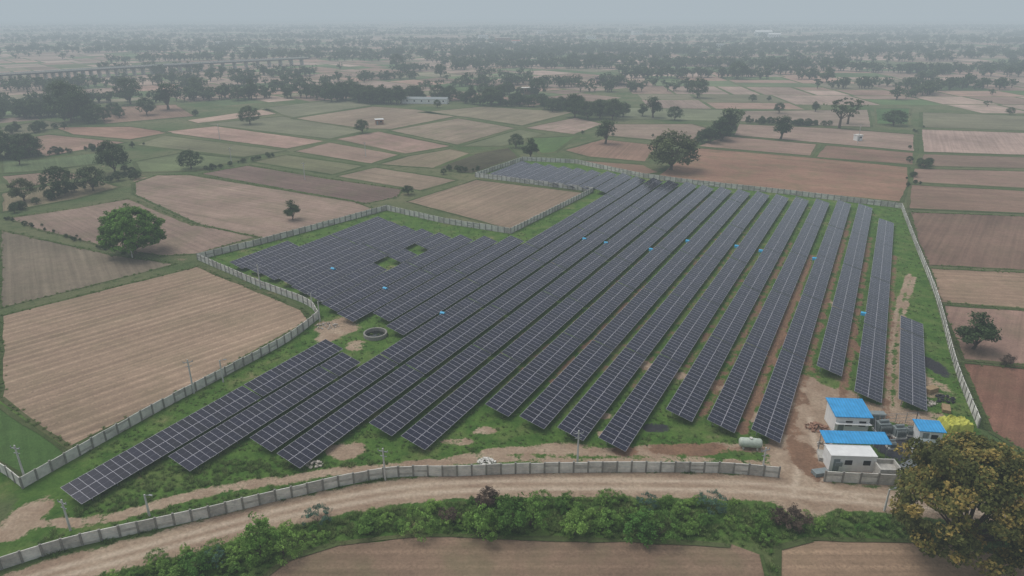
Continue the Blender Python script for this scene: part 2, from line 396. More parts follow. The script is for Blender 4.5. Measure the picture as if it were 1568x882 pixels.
fc=attr(nt,'fcol'); ra=attr(nt,'rowamt'); uv=nt.nodes.new('ShaderNodeUVMap'); uv.uv_map='uvm'
def mapped(sx_,sy_):
    mp=nt.nodes.new('ShaderNodeMapping'); mp.inputs['Scale'].default_value=(sx_,sy_,1); nt.links.new(uv.outputs[0],mp.inputs[0]); return mp.outputs[0]
st=noise(nt,mapped(0.018,0.9),1.0,4,0.6); st2=noise(nt,mapped(0.03,0.16),1.0,3,0.5)
nA=noise(nt,P,0.03,5); nB=noise(nt,P,0.5,8,0.7); nC=noise(nt,P,2.5,5,0.7); nW=noise(nt,P,0.11,6,0.6)
su=nt.nodes.new('ShaderNodeSeparateXYZ'); nt.links.new(uv.outputs[0],su.inputs[0])
sn=mathn(nt,'SINE',mathn(nt,'ADD',mathn(nt,'MULTIPLY',su.outputs[1],2*math.pi/2.3),mathn(nt,'MULTIPLY',nB,1.5)))
sn=mathn(nt,'POWER',mrange(nt,sn,-1,1,0,1),4.0)
sn=mathn(nt,'MULTIPLY',mathn(nt,'MULTIPLY',sn,ra.outputs['Fac']),mrange(nt,nC,0.35,0.6,0.0,0.40))
f=mathn(nt,'MULTIPLY',mrange(nt,st,0.25,0.75,0.80,1.20),mrange(nt,nA,0.3,0.7,0.76,1.20))
f=mathn(nt,'MULTIPLY',f,mrange(nt,st2,0.3,0.7,0.91,1.09)); f=mathn(nt,'MULTIPLY',f,mrange(nt,nB,0.25,0.75,0.82,1.18)); f=mathn(nt,'MULTIPLY',f,mrange(nt,nC,0.25,0.75,0.82,1.18))
f=mathn(nt,'ADD',f,sn)
c=scalec(nt,fc.outputs['Color'],f)
c=mixc(nt,mathn(nt,'MULTIPLY',mrange(nt,nW,0.46,0.64,0,1),fc.outputs['Alpha']),c,(0.15,0.165,0.08))
c=scalec(nt,c,0.85)
nt.links.new(c,b.inputs['Base Color']); bump(nt,b,mathn(nt,'ADD',nC,st),0.7,0.3); b.inputs['Specular IOR Level'].default_value=0.05
me.materials.append(m); me.update()
o=bpy.data.objects.new('farm_fields',me); sc.collection.objects.link(o)
# ------------------------------------------------------------------ solar rows
m,nt,b=newmat('solar_module_glass'); uv=nt.nodes.new('ShaderNodeUVMap'); uv.uv_map='mod'
su=nt.nodes.new('ShaderNodeSeparateXYZ'); nt.links.new(uv.outputs[0],su.inputs[0])
def edge(o,size,w):
    e=mathn(nt,'MULTIPLY',mathn(nt,'MINIMUM',o,mathn(nt,'SUBTRACT',1.0,o)),size); return mathn(nt,'LESS_THAN',e,w)
fr=mathn(nt,'MAXIMUM',edge(su.outputs[0],1.14,0.024),edge(su.outputs[1],2.2,0.030))
cx=mathn(nt,'FRACT',mathn(nt,'MULTIPLY',su.outputs[0],6.0)); cy=mathn(nt,'FRACT',mathn(nt,'MULTIPLY',su.outputs[1],12.0))
cl=mathn(nt,'MAXIMUM',edge(cx,0.19,0.004),edge(cy,0.19,0.004))
mid=mathn(nt,'LESS_THAN',mathn(nt,'ABSOLUTE',mathn(nt,'SUBTRACT',su.outputs[1],0.5)),0.005)
ta=attr(nt,'mtone')
cell=scalec(nt,(0.0065,0.0072,0.020),ta.outputs['Fac'])
c=mixc(nt,cl,cell,(0.03,0.03,0.055)); c=mixc(nt,mid,c,(0.15,0.15,0.18)); c=mixc(nt,fr,c,(0.50,0.48,0.53))
nt.links.new(c,b.inputs['Base Color']); b.inputs['Roughness'].default_value=0.12; b.inputs['Specular IOR Level'].default_value=0.38
M_mod=m
TLT=math.radians(14); HZ=1.45
def row_s(u,v): x,y=G(u,v,HZ); return x*D[0]+y*D[1]
gaps=[G(595,402,HZ),G(640,382,HZ)]
def solar_row(k,s0,s1):
    r=R0-PIT*k; B=MB(); uvs=[]; tone=[]
    n=0; s=s0; MW=1.14; ML=2.17; base_h=random.uniform(-.02,.02); seg=0
    posts=[]; SEG=26
    while s+MW<=s1+0.01:
        if seg==SEG:
            s+=0.3; seg=0; base_h=random.uniform(-.03,.03); continue
        px,py=(R*r+D*(s+MW/2))
        if any(math.hypot(px-g[0],py-g[1])<3.0 for g in gaps): s+=MW+.02; continue
        for j in (0,1):
            c0=-ML-0.015 if j==0 else 0.015; c1=c0+ML
            tv=random.uniform(.7,1.35); jit=[random.gauss(0,.009) for _ in range(2)]
            vs=[]
            for (c_,a_,jj) in ((c0,0,0),(c1,0,1),(c1,MW,1),(c0,MW,0)):
                p=R*(r+c_*math.cos(TLT))+D*(s+a_); vs.append((p[0],p[1],HZ+base_h-c_*math.sin(TLT)+jit[jj]))
            low=[(x,y,z-.04) for x,y,z in vs]
            B.add(vs+low,[(0,1,2,3)],0); o_=len(B.v)-8
            B.f+= [(o_+7,o_+6,o_+5,o_+4),(o_,o_+4,o_+5,o_+1),(o_+1,o_+5,o_+6,o_+2),(o_+2,o_+6,o_+7,o_+3),(o_+3,o_+7,o_+4,o_)]
            B.m+=[1]*5
            uvs+=[(0,0),(0,1),(1,1),(1,0)]+[(0.5,0.5)]*20; tone+=[tv]*24
        if seg%3==1: posts.append((s+MW/2,base_h))
        s+=MW+.02; seg+=1
    for (sp_,bh) in posts:
        for c_ in (-1.5,1.5):
            p=R*(r+c_*math.cos(TLT))+D*sp_; z=HZ+bh-c_*math.sin(TLT)-.06
            nf=len(B.f); B.box(p[0],p[1],0,.09,.09,z,0,1); k_=len(B.f)-nf; uvs+=[(.5,.5)]*(4*k_); tone+=[1]*(4*k_)
        nf=len(B.f)
        a=R*(r-2.1*math.cos(TLT))+D*sp_; c__=R*(r+2.1*math.cos(TLT))+D*sp_
        B.cyl((a[0],a[1],HZ+bh+2.1*math.sin(TLT)-.09),(c__[0],c__[1],HZ+bh-2.1*math.sin(TLT)-.09),.045,.045,4,1,False)
        k_=len(B.f)-nf; uvs+=[(.5,.5)]*(4*k_); tone+=[1]*(4*k_)
    if not B.v: return
    o=B.obj('solar_panel_row',[M_mod,M_metal]); me=o.data
    l=me.uv_layers.new(name='mod'); l.data.foreach_set('uv',np.array(uvs,dtype=float).ravel())
    a=me.attributes.new('mtone','FLOAT','CORNER'); a.data.foreach_set('value',np.array(tone,dtype=float))
rows=[(0,(1398,620),(1399,489)),(1,(1330,608),(1361,338)),(2,(1271,568),(1327,314)),(3,(1171,667),(1293,309)),(4,(1102,652),(1261,307)),
(5,(1036,635),(1229,303)),(6,(935,680),(1196,299)),(7,(872,664),(1165,295)),(8,(814,647),(1134,291)),(9,(760,628),(1103,288)),(10,(632,678),(1075,284)),
(11,(585,658),(1050,280)),(12,(443,706),(1022,277)),(13,(400,681),(996,273)),(14,(274,710),(548,545)),(14,(612,508),(972,271)),(15,(110,760),(518,527)),(15,(590,487),(812,366))]
for k,a,c_ in rows: solar_row(k,row_s(*a),row_s(*c_))
def clip_rows(poly,ks):
    W=GP(poly,HZ)
    for k in ks:
        r=R0-PIT*k; ins_=[s for s in np.arange(60,400,0.6) if inpoly(*(R*r+D*s),W)]
        if len(ins_)>6: solar_row(k,ins_[0],ins_[-1])
clip_rows([(560,512),(498,468),(430,430),(356,406),(360,398),(588,334),(640,350),(700,362),(775,364),(810,372)],range(16,25))
clip_rows([(752,268),(798,247),(985,270),(925,293)],range(15,30))
# ------------------------------------------------------------------ boundary walls
def wall(name,pts,bay=2.0,h=1.7):
    P=GP(pts); P=catmull(P,8) if len(P)>2 else P
    L=[0]
    for i in range(len(P)-1): L.append(L[-1]+math.dist(P[i],P[i+1]))
    def at(s):
        s=max(0,min(L[-1],s)); i=max(0,min(len(P)-2,int(np.searchsorted(L,s))-1)); t=(s-L[i])/(L[i+1]-L[i]+1e-9)
        return (P[i][0]+(P[i+1][0]-P[i][0])*t,P[i][1]+(P[i+1][1]-P[i][1])*t)
    n=max(1,int(L[-1]/bay)); B=MB()
    for i in range(n):
        a=at(i*L[-1]/n); c_=at((i+1)*L[-1]/n); an=math.atan2(c_[1]-a[1],c_[0]-a[0]); ln=math.dist(a,c_)
        B.box(a[0],a[1],0,.24,.22,h+.14+random.uniform(-.07,.07),an+random.gauss(0,.05),1)
        hh=h+random.uniform(-.08,.04); k=5; mm=random.choice((0,0,0,2))
        for j in range(k):
            B.box((a[0]+c_[0])/2,(a[1]+c_[1])/2,j*hh/k+.004,ln-.26,.05 if j%2 else .062,hh/k-.02,an,mm if random.random()<.85 else 2)
        B.box((a[0]+c_[0])/2,(a[1]+c_[1])/2,hh+.002,ln-.26,.11,.05,an,0)
    a=at(L[-1]); B.box(a[0],a[1],0,.18,.18,h+.12,0,1)
    B.obj(name,[M_conc,M_post,M_conc2])
wall('boundary_wall',wall_front)
wall('boundary_wall',[(-60,700),(0,722),(35,748)])
wall('boundary_wall',wall_left[:6]); wall('boundary_wall',wall_left[5:])
for i in range(len(site_fence)-1): wall('boundary_wall',[site_fence[i],site_fence[i+1]])
wall('boundary_wall',wall_right)
wall('boundary_wall',[(1262,737),(1370,743)])
# ------------------------------------------------------------------ vegetation prototypes
def leaf_arrays(C,size,outw,rg,aspect=0.7):
    N=len(C); nrm=rg.normal(size=(N,3))*0.8+outw+np.array([0,0,.5]); nrm/=np.linalg.norm(nrm,axis=1)[:,None]+1e-9
    t=rg.normal(size=(N,3)); t-=nrm*(t*nrm).sum(1)[:,None]; t/=np.linalg.norm(t,axis=1)[:,None]+1e-9
    b_=np.cross(nrm,t); s=size[:,None]
    return np.stack([C-t*s,C-b_*s*aspect,C+t*s,C+b_*s*aspect],1).reshape(-1,3)
def make_tree_mesh(name,seed,cr,cb,nclump,nleaf,leaf,mat,lobes=7,crad=(.08,.16),trunk=.03,squash=.8,dark=(.55,1.35),zr=(-.62,.5),dome=False):
    rg=np.random.default_rng(seed); B=MB(); cz=(cb+1)/2; hz=(1-cb)/2
    top=(rg.normal(0,.02),rg.normal(0,.02),cb+hz*.5)
    midp=(rg.normal(0,.015),rg.normal(0,.015),cb*.8+.04)
    B.cyl((0,0,-.01),midp,trunk*1.3,trunk*.9,8,0,False); B.cyl(midp,top,trunk*.9,trunk*.35,7,0,False)
    cent=[]; lob=[]
    for i in range(lobes):
        zf=rg.uniform(*zr); a=2.4*i+rg.uniform(-.4,.4); rad=cr*rg.uniform(.5,.72)*math.sqrt(1-zf*zf*.8); z=cz+hz*zf
        lob.append((np.array([rad*math.cos(a),rad*math.sin(a),z]),cr*rg.uniform(.32,.48)))
    lob.append((np.array([0,0,cz+hz*.45]),cr*.5)); lob.append((np.array([cr*.1,-cr*.1,cz]),cr*.65))
    for p,r in lob: B.cyl(midp,tuple(p*np.array([.85,.85,.95])),trunk*.5,trunk*.12,5,0,False)
    nb=len(B.f)
    for i in range(nclump):
        if dome and rg.random()<.72:
            d=rg.normal(size=3); d/=np.linalg.norm(d)
            if d[2]<-.35: d[2]*=-1
            wob=1+.10*math.sin(3*math.atan2(d[1],d[0])+seed)+.07*math.sin(5*math.atan2(d[1],d[0])+7*d[2])
            q=np.array([d[0]*cr*.93*wob,d[1]*cr*.93*wob,cb+.32*(1-cb)+d[2]*(1-cb)*(.62 if d[2]>0 else .34)])
            q=q*np.array([rg.uniform(.86,1),rg.uniform(.86,1),rg.uniform(.93,1)])
        else:
            p,r=lob[rg.integers(len(lob))]; d=rg.normal(size=3); d/=np.linalg.norm(d)
            if d[2]<-.5 and rg.random()<.5: d[2]*=-1
            q=p+d*r*rg.uniform(.55,1.0)*np.array([1,1,squash])
        q[2]=min(max(q[2],cb*.9+.02),1.0); cent.append(q)
    cc=np.array([0,0,cz-hz*.3]); V=[];T=[]
    for q in cent:
        r=rg.uniform(*crad); k=int(nleaf*rg.uniform(.6,1.4)); d=rg.normal(size=(k,3)); d/=np.linalg.norm(d,axis=1)[:,None]
        C=q+d*(r*rg.uniform(.3,1.0,(k,1))**.6)*np.array([1,1,.7])
        C[:,2]=np.maximum(C[:,2],.01)
        out=(C-cc); out/=np.linalg.norm(out,axis=1)[:,None]+1e-9
        V.append(leaf_arrays(C,leaf*rg.uniform(.6,1.4,k),out*.9,rg)); T.append(rg.uniform(*dark)*rg.uniform(.8,1.2,k))
    V=np.concatenate(V);T=np.concatenate(T); o_=len(B.v); n=len(T)
    verts=np.concatenate([np.array([tuple(v) for v in B.v]),V]); q=np.arange(n*4).reshape(n,4)+o_
    faces=B.f+[tuple(x) for x in q.tolist()]
    me=bpy.data.meshes.new(name); me.from_pydata(verts.tolist(),[],faces); me.materials.append(M_bark); me.materials.append(mat)
    me.polygons.foreach_set('material_index',[0]*nb+[1]*n)
    a=me.attributes.new('tone','FLOAT','FACE'); a.data.foreach_set('value',np.concatenate([np.ones(nb),T])); me.update(); return me
T_mid=[make_tree_mesh('tree_mesh',i,cr,cb,100,50,.022,M_leaf,lobes=lo,dome=(i!=2)) for i,(cr,cb,lo) in enumerate([(.44,.08,9),(.50,.10,9),(.38,.08,8),(.58,.10,11)])]
T_tall=make_tree_mesh('tall_tree_mesh',21,.25,.12,60,50,.022,M_leaf,lobes=9)
T_sparse=make_tree_mesh('sparse_tree_mesh',22,.5,.3,34,40,.02,M_leaf,lobes=7,crad=(.05,.11))
T_round=make_tree_mesh('round_tree_mesh',23,.62,.04,380,90,.016,M_leafb,lobes=16,crad=(.05,.10),dark=(.5,1.4),dome=True)
T_big=make_tree_mesh('big_tree_mesh',24,.58,.08,460,100,.0125,M_leafo,lobes=18,crad=(.04,.09),trunk=.035,dark=(.45,1.5),dome=True)
T_far=[make_tree_mesh('far_tree_mesh',30+i,cr,.04,22,14,.06,M_leaf,lobes=6,crad=(.1,.2)) for i,cr in enumerate((.5,.65,.42))]
T_bush=[make_tree_mesh('bush_mesh',40+i,cr,.03,60,44,.03,M_bush,lobes=8,crad=(.08,.18),trunk=.02,dome=(i==1)) for i,cr in enumerate((.7,.9,.6))]
def tree(name,u,v,hpx,me,wr=1.0):
    x,y=G(u,v); h=hpx*depth(u,v)/(F*.93)
    o=bpy.data.objects.new(name,me); o.location=(x,y,0); o.scale=(h*wr,h*wr,h); o.rotation_euler=(0,0,random.uniform(0,6.28)); sc.collection.objects.link(o); return o
tree('mango_tree',208,388,70,T_round,.98)
tree('large_shade_tree',1472,846,186,T_big,.98)
for (u,v,h,w) in [(448,336,30,1),(383,190,26,1),(176,266,48,.9),(293,258,27,1.1),(42,241,35,1.1),(90,299,42,1),(143,292,36,1),(0,243,42,1),(110,188,58,1),(135,184,40,1),(225,176,25,1),
   (790,226,20,1),(812,242,30,1),(1068,150,30,1),(1265,126,22,1.2),(1033,184,20,1),(823,146,24,1),(752,162,26,1.2),(555,204,20,1),(1128,121,26,1.2),(608,104,20,1),(675,118,20,1),(1415,257,12,1.6),
   (880,180,34,1),(900,183,26,1),(918,181,28,1),(938,183,30,1),(625,298,14,1.2),(1368,192,22,1.4),(30,252,30,.8),(200,160,38,1),(100,165,40,1),(300,150,30,1),(345,150,22,1),(385,152,30,1)]:
    tree('neem_tree',u,v,h,random.choice(T_mid),w)
T_ol=[t.copy() for t in T_mid[:2]]
for t in T_ol: t.materials[1]=M_leafg
tree('olive_tree',1027,260,58,T_ol[0],1.3); tree('olive_tree',38,308,34,T_ol[1],1.0); tree('olive_tree',46,238,30,T_ol[0],1.1)
for (u,v,h) in [(927,220,38),(1195,213,36),(1115,208,44),(1000,180,32),(258,168,42),(1104,216,36),(1088,220,26)]: tree('tall_tree',u,v,h,T_tall,1.3)
for (u,v,h) in [(1285,196,44),(1298,190,36),(1490,534,58)]: tree('acacia_tree',u,v,h,T_sparse if u<1400 else T_mid[2],1.2)
def scatter(name,me,items,child):
    V=[];Fc=[]
    for (x,y,z,s,a) in items:
        o_=len(V); h=s/2
        for dx,dy in((-h,-h),(h,-h),(h,h),(-h,h)): V.append((x+dx*math.cos(a)-dy*math.sin(a),y+dx*math.sin(a)+dy*math.cos(a),z))
        Fc.append((o_,o_+1,o_+2,o_+3))
    if not V: return
    p=mesh_obj(name,V,Fc,[M_bark]); p.instance_type='FACES'; p.use_instance_faces_scale=True
    p.show_instancer_for_render=False; p.show_instancer_for_viewport=False
    c_=bpy.data.objects.new(child,me); sc.collection.objects.link(c_); c_.parent=p
def rz(): return random.uniform(0,6.28)
far=[[],[],[]]; midl=[[],[],[],[]]
def put(x,y,h):
    d=math.hypot(x,y)
    (far[random.randrange(3)] if d>560 else midl[random.randrange(4)]).append((x,y,0,h,rz()))
def belt(pts,n,h0,h1,w=4):
    P=GP(pts)
    for _ in range(n):
        i=random.randrange(len(P)-1); t=random.random(); x=P[i][0]+(P[i+1][0]-P[i][0])*t; y=P[i][1]+(P[i+1][1]-P[i][1])*t
        put(x+random.gauss(0,w),y+random.gauss(0,w),random.uniform(h0,h1))
for b_ in [([(480,150),(615,160)],44,9,14,6),([(835,165),(950,180)],34,5,10,5),([(1075,222),(1125,200)],12,5,8,2),([(1130,188),(1270,193)],40,2.0,4.5,2.0),([(0,182),(70,178),(160,186)],30,6,12,6),
  ([(270,155),(330,152),(440,150)],34,6,11,5),([(0,165),(200,155)],34,5,11,6),([(0,140),(200,132),(480,115)],80,6,12,8),([(0,245),(90,235),(215,225)],34,1.5,4,2),([(205,262),(195,275),(90,300),(20,325)],24,1.5,4,1.5),
  ([(730,160),(800,160),(880,170)],26,5,9,5),([(880,95),(1568,118)],150,7,13,8),([(1300,130),(1568,135)],34,5,9,5),([(600,110),(880,100)],80,6,11,8),([(960,120),(1160,118)],60,6,12,5),([(200,95),(650,85)],140,7,13,12),
  ([(1390,112),(1568,108)],50,7,12,6),([(640,135),(820,128)],34,5,9,4),([(1150,100),(1300,103)],40,7,12,6),([(500,125),(640,120)],34,5,10,4),
  ([(800,165),(640,150)],16,3,7,5),([(880,205),(1060,215)],8,1.5,3,2),([(1395,250),(1430,255)],6,2,4,2),([(1390,320),(1400,250),(1408,190)],10,1,2.4,1.5),([(0,205),(120,195)],12,3,6,5),([(660,268),(730,262)],8,1.5,3,2),
  ([(0,335),(60,350),(170,385)],22,.6,1.6,.8),([(370,250),(300,265)],10,1,2.5,1),([(440,235),(370,250)],8,1,2.5,1)]:
    belt(b_[0],b_[1],b_[2],b_[3],b_[4])
for _ in range(80):
    y=random.uniform(430,1100); put(random.uniform(-.8,.8)*y,y,random.uniform(3,9))
def grove(y,Lr,step,w):
    x=random.uniform(-.85,.85)*y; a=random.choice((math.radians(42),math.radians(-4),0.0,0.05,.1,-.08)); L=random.uniform(*Lr)
    for k in range(int(L/step)):
        t=random.uniform(-.5,.5)*L; put(x+t*math.cos(a)+random.gauss(0,w),y+t*math.sin(a)+random.gauss(0,w),random.uniform(5,12))
for _ in range(60): grove(random.uniform(520,1300),(30,180),5,3)
for _ in range(230): grove(random.uniform(1000,3600),(80,520),7,10)
for _ in range(350):
    y=1000+3200*random.random()**1.3; put(random.uniform(-.82,.82)*y,y,random.uniform(6,12))
for i in range(3): scatter('distant_tree_belt',T_far[i],far[i],'tree_clump')
for i in range(4): scatter('field_edge_trees',T_mid[i],midl[i],'tree_clump')
strip=GP([(60,905),(250,856),(380,818),(520,790),(640,775),(800,764),(1000,766),(1200,775),(1400,790),(1568,815),(1640,860),(1568,862),(1450,822),(1240,818),(1190,826),(1178,850),(1140,826),(900,818),(640,810),(520,822),(440,846),(380,890),(300,960),(100,960)])
bl=[[],[],[]]; bx=[p[0] for p in strip]; by=[p[1] for p in strip]
cnt=0
while cnt<210:
    x=random.uniform(min(bx),max(bx)); y=random.uniform(min(by),max(by))
    if not inpoly(x,y,strip): continue
    dens=0.95 if x<22 else 0.4
    if random.random()>dens: continue
    cnt+=1; bl[random.randrange(3)].append((x,y,-.05,random.choice((.4,.6,.9,1.2,1.6))*random.uniform(.8,1.2),rz()))
for i in range(3): scatter('hedge_bushes',T_bush[i],bl[i],'bush')
for (u,v,h,w) in [(400,852,68,.75),(435,850,40,.8),(735,822,52,.8),(780,812,62,.8),(812,806,50,.8),(880,818,44,.9),(980,824,44,1),(1010,820,36,1),(300,880,40,1),(270,890,30,1),(640,815,30,1),(1165,812,34,.8),(560,815,28,1.1),(930,810,32,1)]:
    tree('green_shrub',u,v,h,random.choice(T_bush),w)
M_bbl=mat_leaf('blue_green_leaves',(0.11,0.20,0.14),(0.12,0.21,0.15)); M_bdry=mat_leaf('dry_shrub_leaves',(0.15,0.105,0.08),(0.17,0.125,0.095))
tb=T_bush[1].copy(); tb.materials[1]=M_bbl; td=T_bush[2].copy(); td.materials[1]=M_bdry
for (u,v,h) in [(487,800,26),(990,775,20),(1090,778,26),(330,862,24)]: tree('agave_shrub',u,v,h,tb,.9)
for (u,v,h) in [(745,775,34),(1215,810,38),(690,800,28),(1190,800,26),(1540,560,20)]: tree('dry_shrub',u,v,h,td,.9)
B=MB(); rg=random.Random(3)
for i in range(34):
    a=rg.uniform(0,6.28); r=rg.uniform(0,.45); L=rg.uniform(.2,.5); x,y=r*math.cos(a),r*math.sin(a); lx,ly=math.cos(a)*L*.6,math.sin(a)*L*.6; w=.07
    B.add([(x-w*math.sin(a),y+w*math.cos(a),0),(x+w*math.sin(a),y-w*math.cos(a),0),(x+lx,y+ly,L)],[(0,1,2)])
T_g=bpy.data.meshes.new('grass_tuft'); T_g.from_pydata(B.v,[],B.f); T_g.materials.append(M_grass)
a=T_g.attributes.new('tone','FLOAT','FACE'); a.data.foreach_set('value',[rg.uniform(.7,1.3) for _ in B.f])
its=[]; dirt_f=np.zeros(nx*ny); dirt_f[near]=np.maximum(dirt,np.maximum(red,gr))
def dirt_at(x,y):
    i=min(nx-1,int(np.searchsorted(xs,x))); j=min(ny-1,int(np.searchsorted(ys,y))); return dirt_f[j*nx+i]
while len(its)<9000:
    y=70+150*random.random()**1.4; x=random.uniform(-.75,.85)*y
    if not inpoly(x,y,site_poly) or dirt_at(x,y)>.35: continue
    its.append((x,y,0,random.uniform(.2,.65),rz()))
while len(its)<12000:
    x=random.uniform(min(bx)-5,max(bx)+5); y=random.uniform(min(by)-2,max(by)+8)
    if dirt_at(x,y)>.3 or inhand(x,y) or (not inpoly(x,y,strip) and random.random()<.6): continue
    its.append((x,y,0,random.uniform(.4,1.1),rz()))
for P_ in HW[:6]+HW[30:34]:
    for i in range(len(P_)):
        L=math.dist(P_[i],P_[(i+1)%len(P_)])
        if L>150: L=150
        for _k in range(int(L*1.3)):
            t=random.random(); its.append((P_[i][0]+(P_[(i+1)%len(P_)][0]-P_[i][0])*t+random.gauss(0,.35),P_[i][1]+(P_[(i+1)%len(P_)][1]-P_[i][1])*t+random.gauss(0,.35),0.03,random.uniform(.3,.8),rz()))
scatter('grass_tufts',T_g,its,'tuft')
# ------------------------------------------------------------------ structures
def gx(u,v): x,y=G(u,v); return (x,y,0)
def building(name,loc,rz_,lx,ly,h,wallm,roofm,roof='flat',over=.25,slope=.15,wins=2,door=True):
    e=empty(name,loc,rz_); B=MB(); B.box(0,0,0,lx,ly,h); B.obj('walls',[wallm],e)
    B=MB()
    if roof=='gable':
        z0=h+.01; rh=ly*.18; X=lx/2+over; Y=ly/2+over
        v=[(-X,-Y,z0),(X,-Y,z0),(X,0,z0+rh),(-X,0,z0+rh),(-X,Y,z0),(X,Y,z0)]; v2=[(a_,b_,c_-.06) for a_,b_,c_ in v]
        B.add(v+v2,[(0,1,2,3),(3,2,5,4),(7,6,9,8),(8,9,10,11),(0,6,7,1),(4,5,11,10),(0,3,9,6),(3,4,10,9),(1,7,8,2),(2,8,11,5)])
    else: B.box(0,0,h+.01+slope,lx+2*over,ly+2*over,.12,0,0,slope)
    B.obj('roof',[roofm],e)
    B=MB(); 
    for i in range(wins):
        x=-lx/2+lx*(i+.5+(.5 if door else 0))/(wins+(.5 if door else 0)) if wins else 0
        B.box(x,-ly/2-.02,h*.45,min(1.0,lx/(wins+1)*.6),.05,h*.3)
    if wins: B.obj('windows',[M_dark],e)
    if door:
        B=MB(); B.box(-lx/2+.9,-ly/2-.02,.02,.85,.05,2.0); B.obj('door',[M_grey],e)
    return e
x0,y0,_=gx(1304,722); e=building('site_office_cabin',(x0,y0+1.3,0),math.radians(-3),6.3,2.6,2.5,M_white,M_white,over=.05,slope=.02,wins=2)
B=MB(); B.box(0.7,0,3.05,9.3,2.6,.07,0,0,.2); o=B.obj('blue_canopy',[M_corr],e); o.location=(.9,2.6,0)
B=MB()
for x in (-2.8,-.2,2,5.9):
    for y in (1.6,3.7): B.box(x,y,0,.1,.1,2.9)
B.obj('canopy_posts',[M_metal],e)
B=MB(); B.box(-2.0,-1.45,1.0,.9,.3,.6); B.obj('air_conditioner',[M_grey],e)
x0,y0,_=gx(1303,664); e=building('control_room',(x0,y0+2.0,0),math.radians(-4),5.0,4.0,3.0,M_white,M_corr,over=.3,slope=.3,wins=2)
B=MB(); B.box(0,-2.35,1.95,5.2,.8,.06,0,0,-.05); B.obj('door_awning',[M_white],e)
x0,y0,_=gx(1424,682); building('security_kiosk',(x0,y0+1.2,0),math.radians(-8),3.2,2.2,2.4,M_white,M_corr,over=.3,slope=.15,wins=1)
e=empty('concrete_water_sump',gx(1355,728),math.radians(-3)); B=MB(); B.box(0,1.2,0,3,.2,1.9);B.box(0,-1.2,0,3,.2,1.9);B.box(-1.4,0,0,.2,2.2,1.9);B.box(1.4,0,0,.2,2.2,1.9);B.box(0,0,1.2,2.6,2.2,.05); B.obj('sump_walls',[M_conc2],e)
P_=GP([(1335,662),(1400,660),(1418,700),(1378,712),(1338,684)]); mesh_obj('gravel_pad',[(x,y,.03) for x,y in P_][::-1],[tuple(range(5))],[M_gravel])
def transformer(u,v,s=1.0):
    e=empty('power_transformer',gx(u,v),random.uniform(-.1,.1)); B=MB(); B.box(0,0,.3,1.8*s,1.2*s,1.5*s)
    for i in range(7):
        B.box(-.75*s+i*.25*s,-.85*s,.4,.05,.4*s,1.2*s); B.box(-.75*s+i*.25*s,.85*s,.4,.05,.4*s,1.2*s)
    B.cyl((-.7*s,0,1.5*s+.6),(.7*s,0,1.5*s+.6),.22*s,.22*s,10); B.obj('tank_and_fins',[M_grey],e)
    B=MB(); B.box(0,0,0,2.2*s,2.0*s,.3); B.obj('plinth',[M_conc],e)
    B=MB()
    for x in (-.5,0,.5): B.cyl((x*s,.3*s,1.5*s+.3),(x*s,.3*s,1.5*s+1.0),.07,.04,8)
    B.obj('bushings',[M_brick],e)
transformer(1350,662); transformer(1374,668,.9); transformer(1392,666,.6); transformer(1364,686,.55)
def cabinet(u,v):
    e=empty('switchgear_cabinet',gx(u,v),-.05); B=MB(); B.box(0,0,.2,2.4,.9,1.9); B.obj('body',[M_white],e)
    B=MB(); B.box(0,0,2.12,2.6,1.1,.06); B.obj('roof',[M_grey],e)
    B=MB(); [B.box(x,-.47,.35,.7,.03,1.6) for x in (-.78,0,.78)]; B.obj('doors',[M_grey],e)
    B=MB(); B.box(0,0,0,2.5,1.0,.2); B.obj('plinth',[M_conc],e)
cabinet(1338,650); cabinet(1408,694)
def heap(name,u,v,n,sp_,sz,mat):
    e=gx(u,v); B=MB()
    for i in range(n):
        a=rz(); r=sp_*math.sqrt(random.random()); s_=sz*random.uniform(.5,1.3); z=max(0,(1-r/sp_)*sz*1.2)
        B.box(r*math.cos(a),r*math.sin(a)*.7,z,s_,s_*random.uniform(.5,1),s_*random.uniform(.3,.7),rz(),0,random.uniform(-.1,.1))
    B.obj(name,[mat],None,loc=e)
heap('rubble_heap',745,708,60,1.4,.35,M_conc); heap('rubble_heap',482,712,30,1.2,.4,M_rub); heap('rubble_heap',1262,680,40,1.3,.3,M_rub); heap('earth_heap',1250,655,60,1.8,.4,M_brick); heap('rubble_heap',1420,618,40,1.6,.3,M_rub); heap('rubble_heap',500,500,40,2.6,.3,M_rub)
heap('rubble_heap',1445,612,40,2,.35,M_gravel)
def pallets(u,v,a,n=4,m=None):
    e=empty('panel_crate_stack',gx(u,v),a); B=MB()
    for j in range(n):
        for y in (-.5,0,.5): B.box(0,y,j*.3,2.2,.12,.1)
        B.box(0,0,j*.3+.101,2.2,1.15,.19)
    B.obj('crates',[m or M_wood],e)
pallets(1425,600,.4,3); pallets(1448,628,1.1,2); pallets(1256,726,.2,2,M_grey); pallets(1258,700,1.3,2,M_conc2)
e=empty('pipe_bundle',gx(1392,712),.5); B=MB()
for i in range(6): B.cyl((-2,i*.2-.5,.12),(2,i*.2-.5+random.uniform(-.1,.1),.12),.09,.09,8)
B.obj('pipes',[M_metal],e)
e=empty('yard_fence',(0,0,0)); B=MB(); Q=GP([(1336,690),(1338,650),(1402,646),(1424,700)])
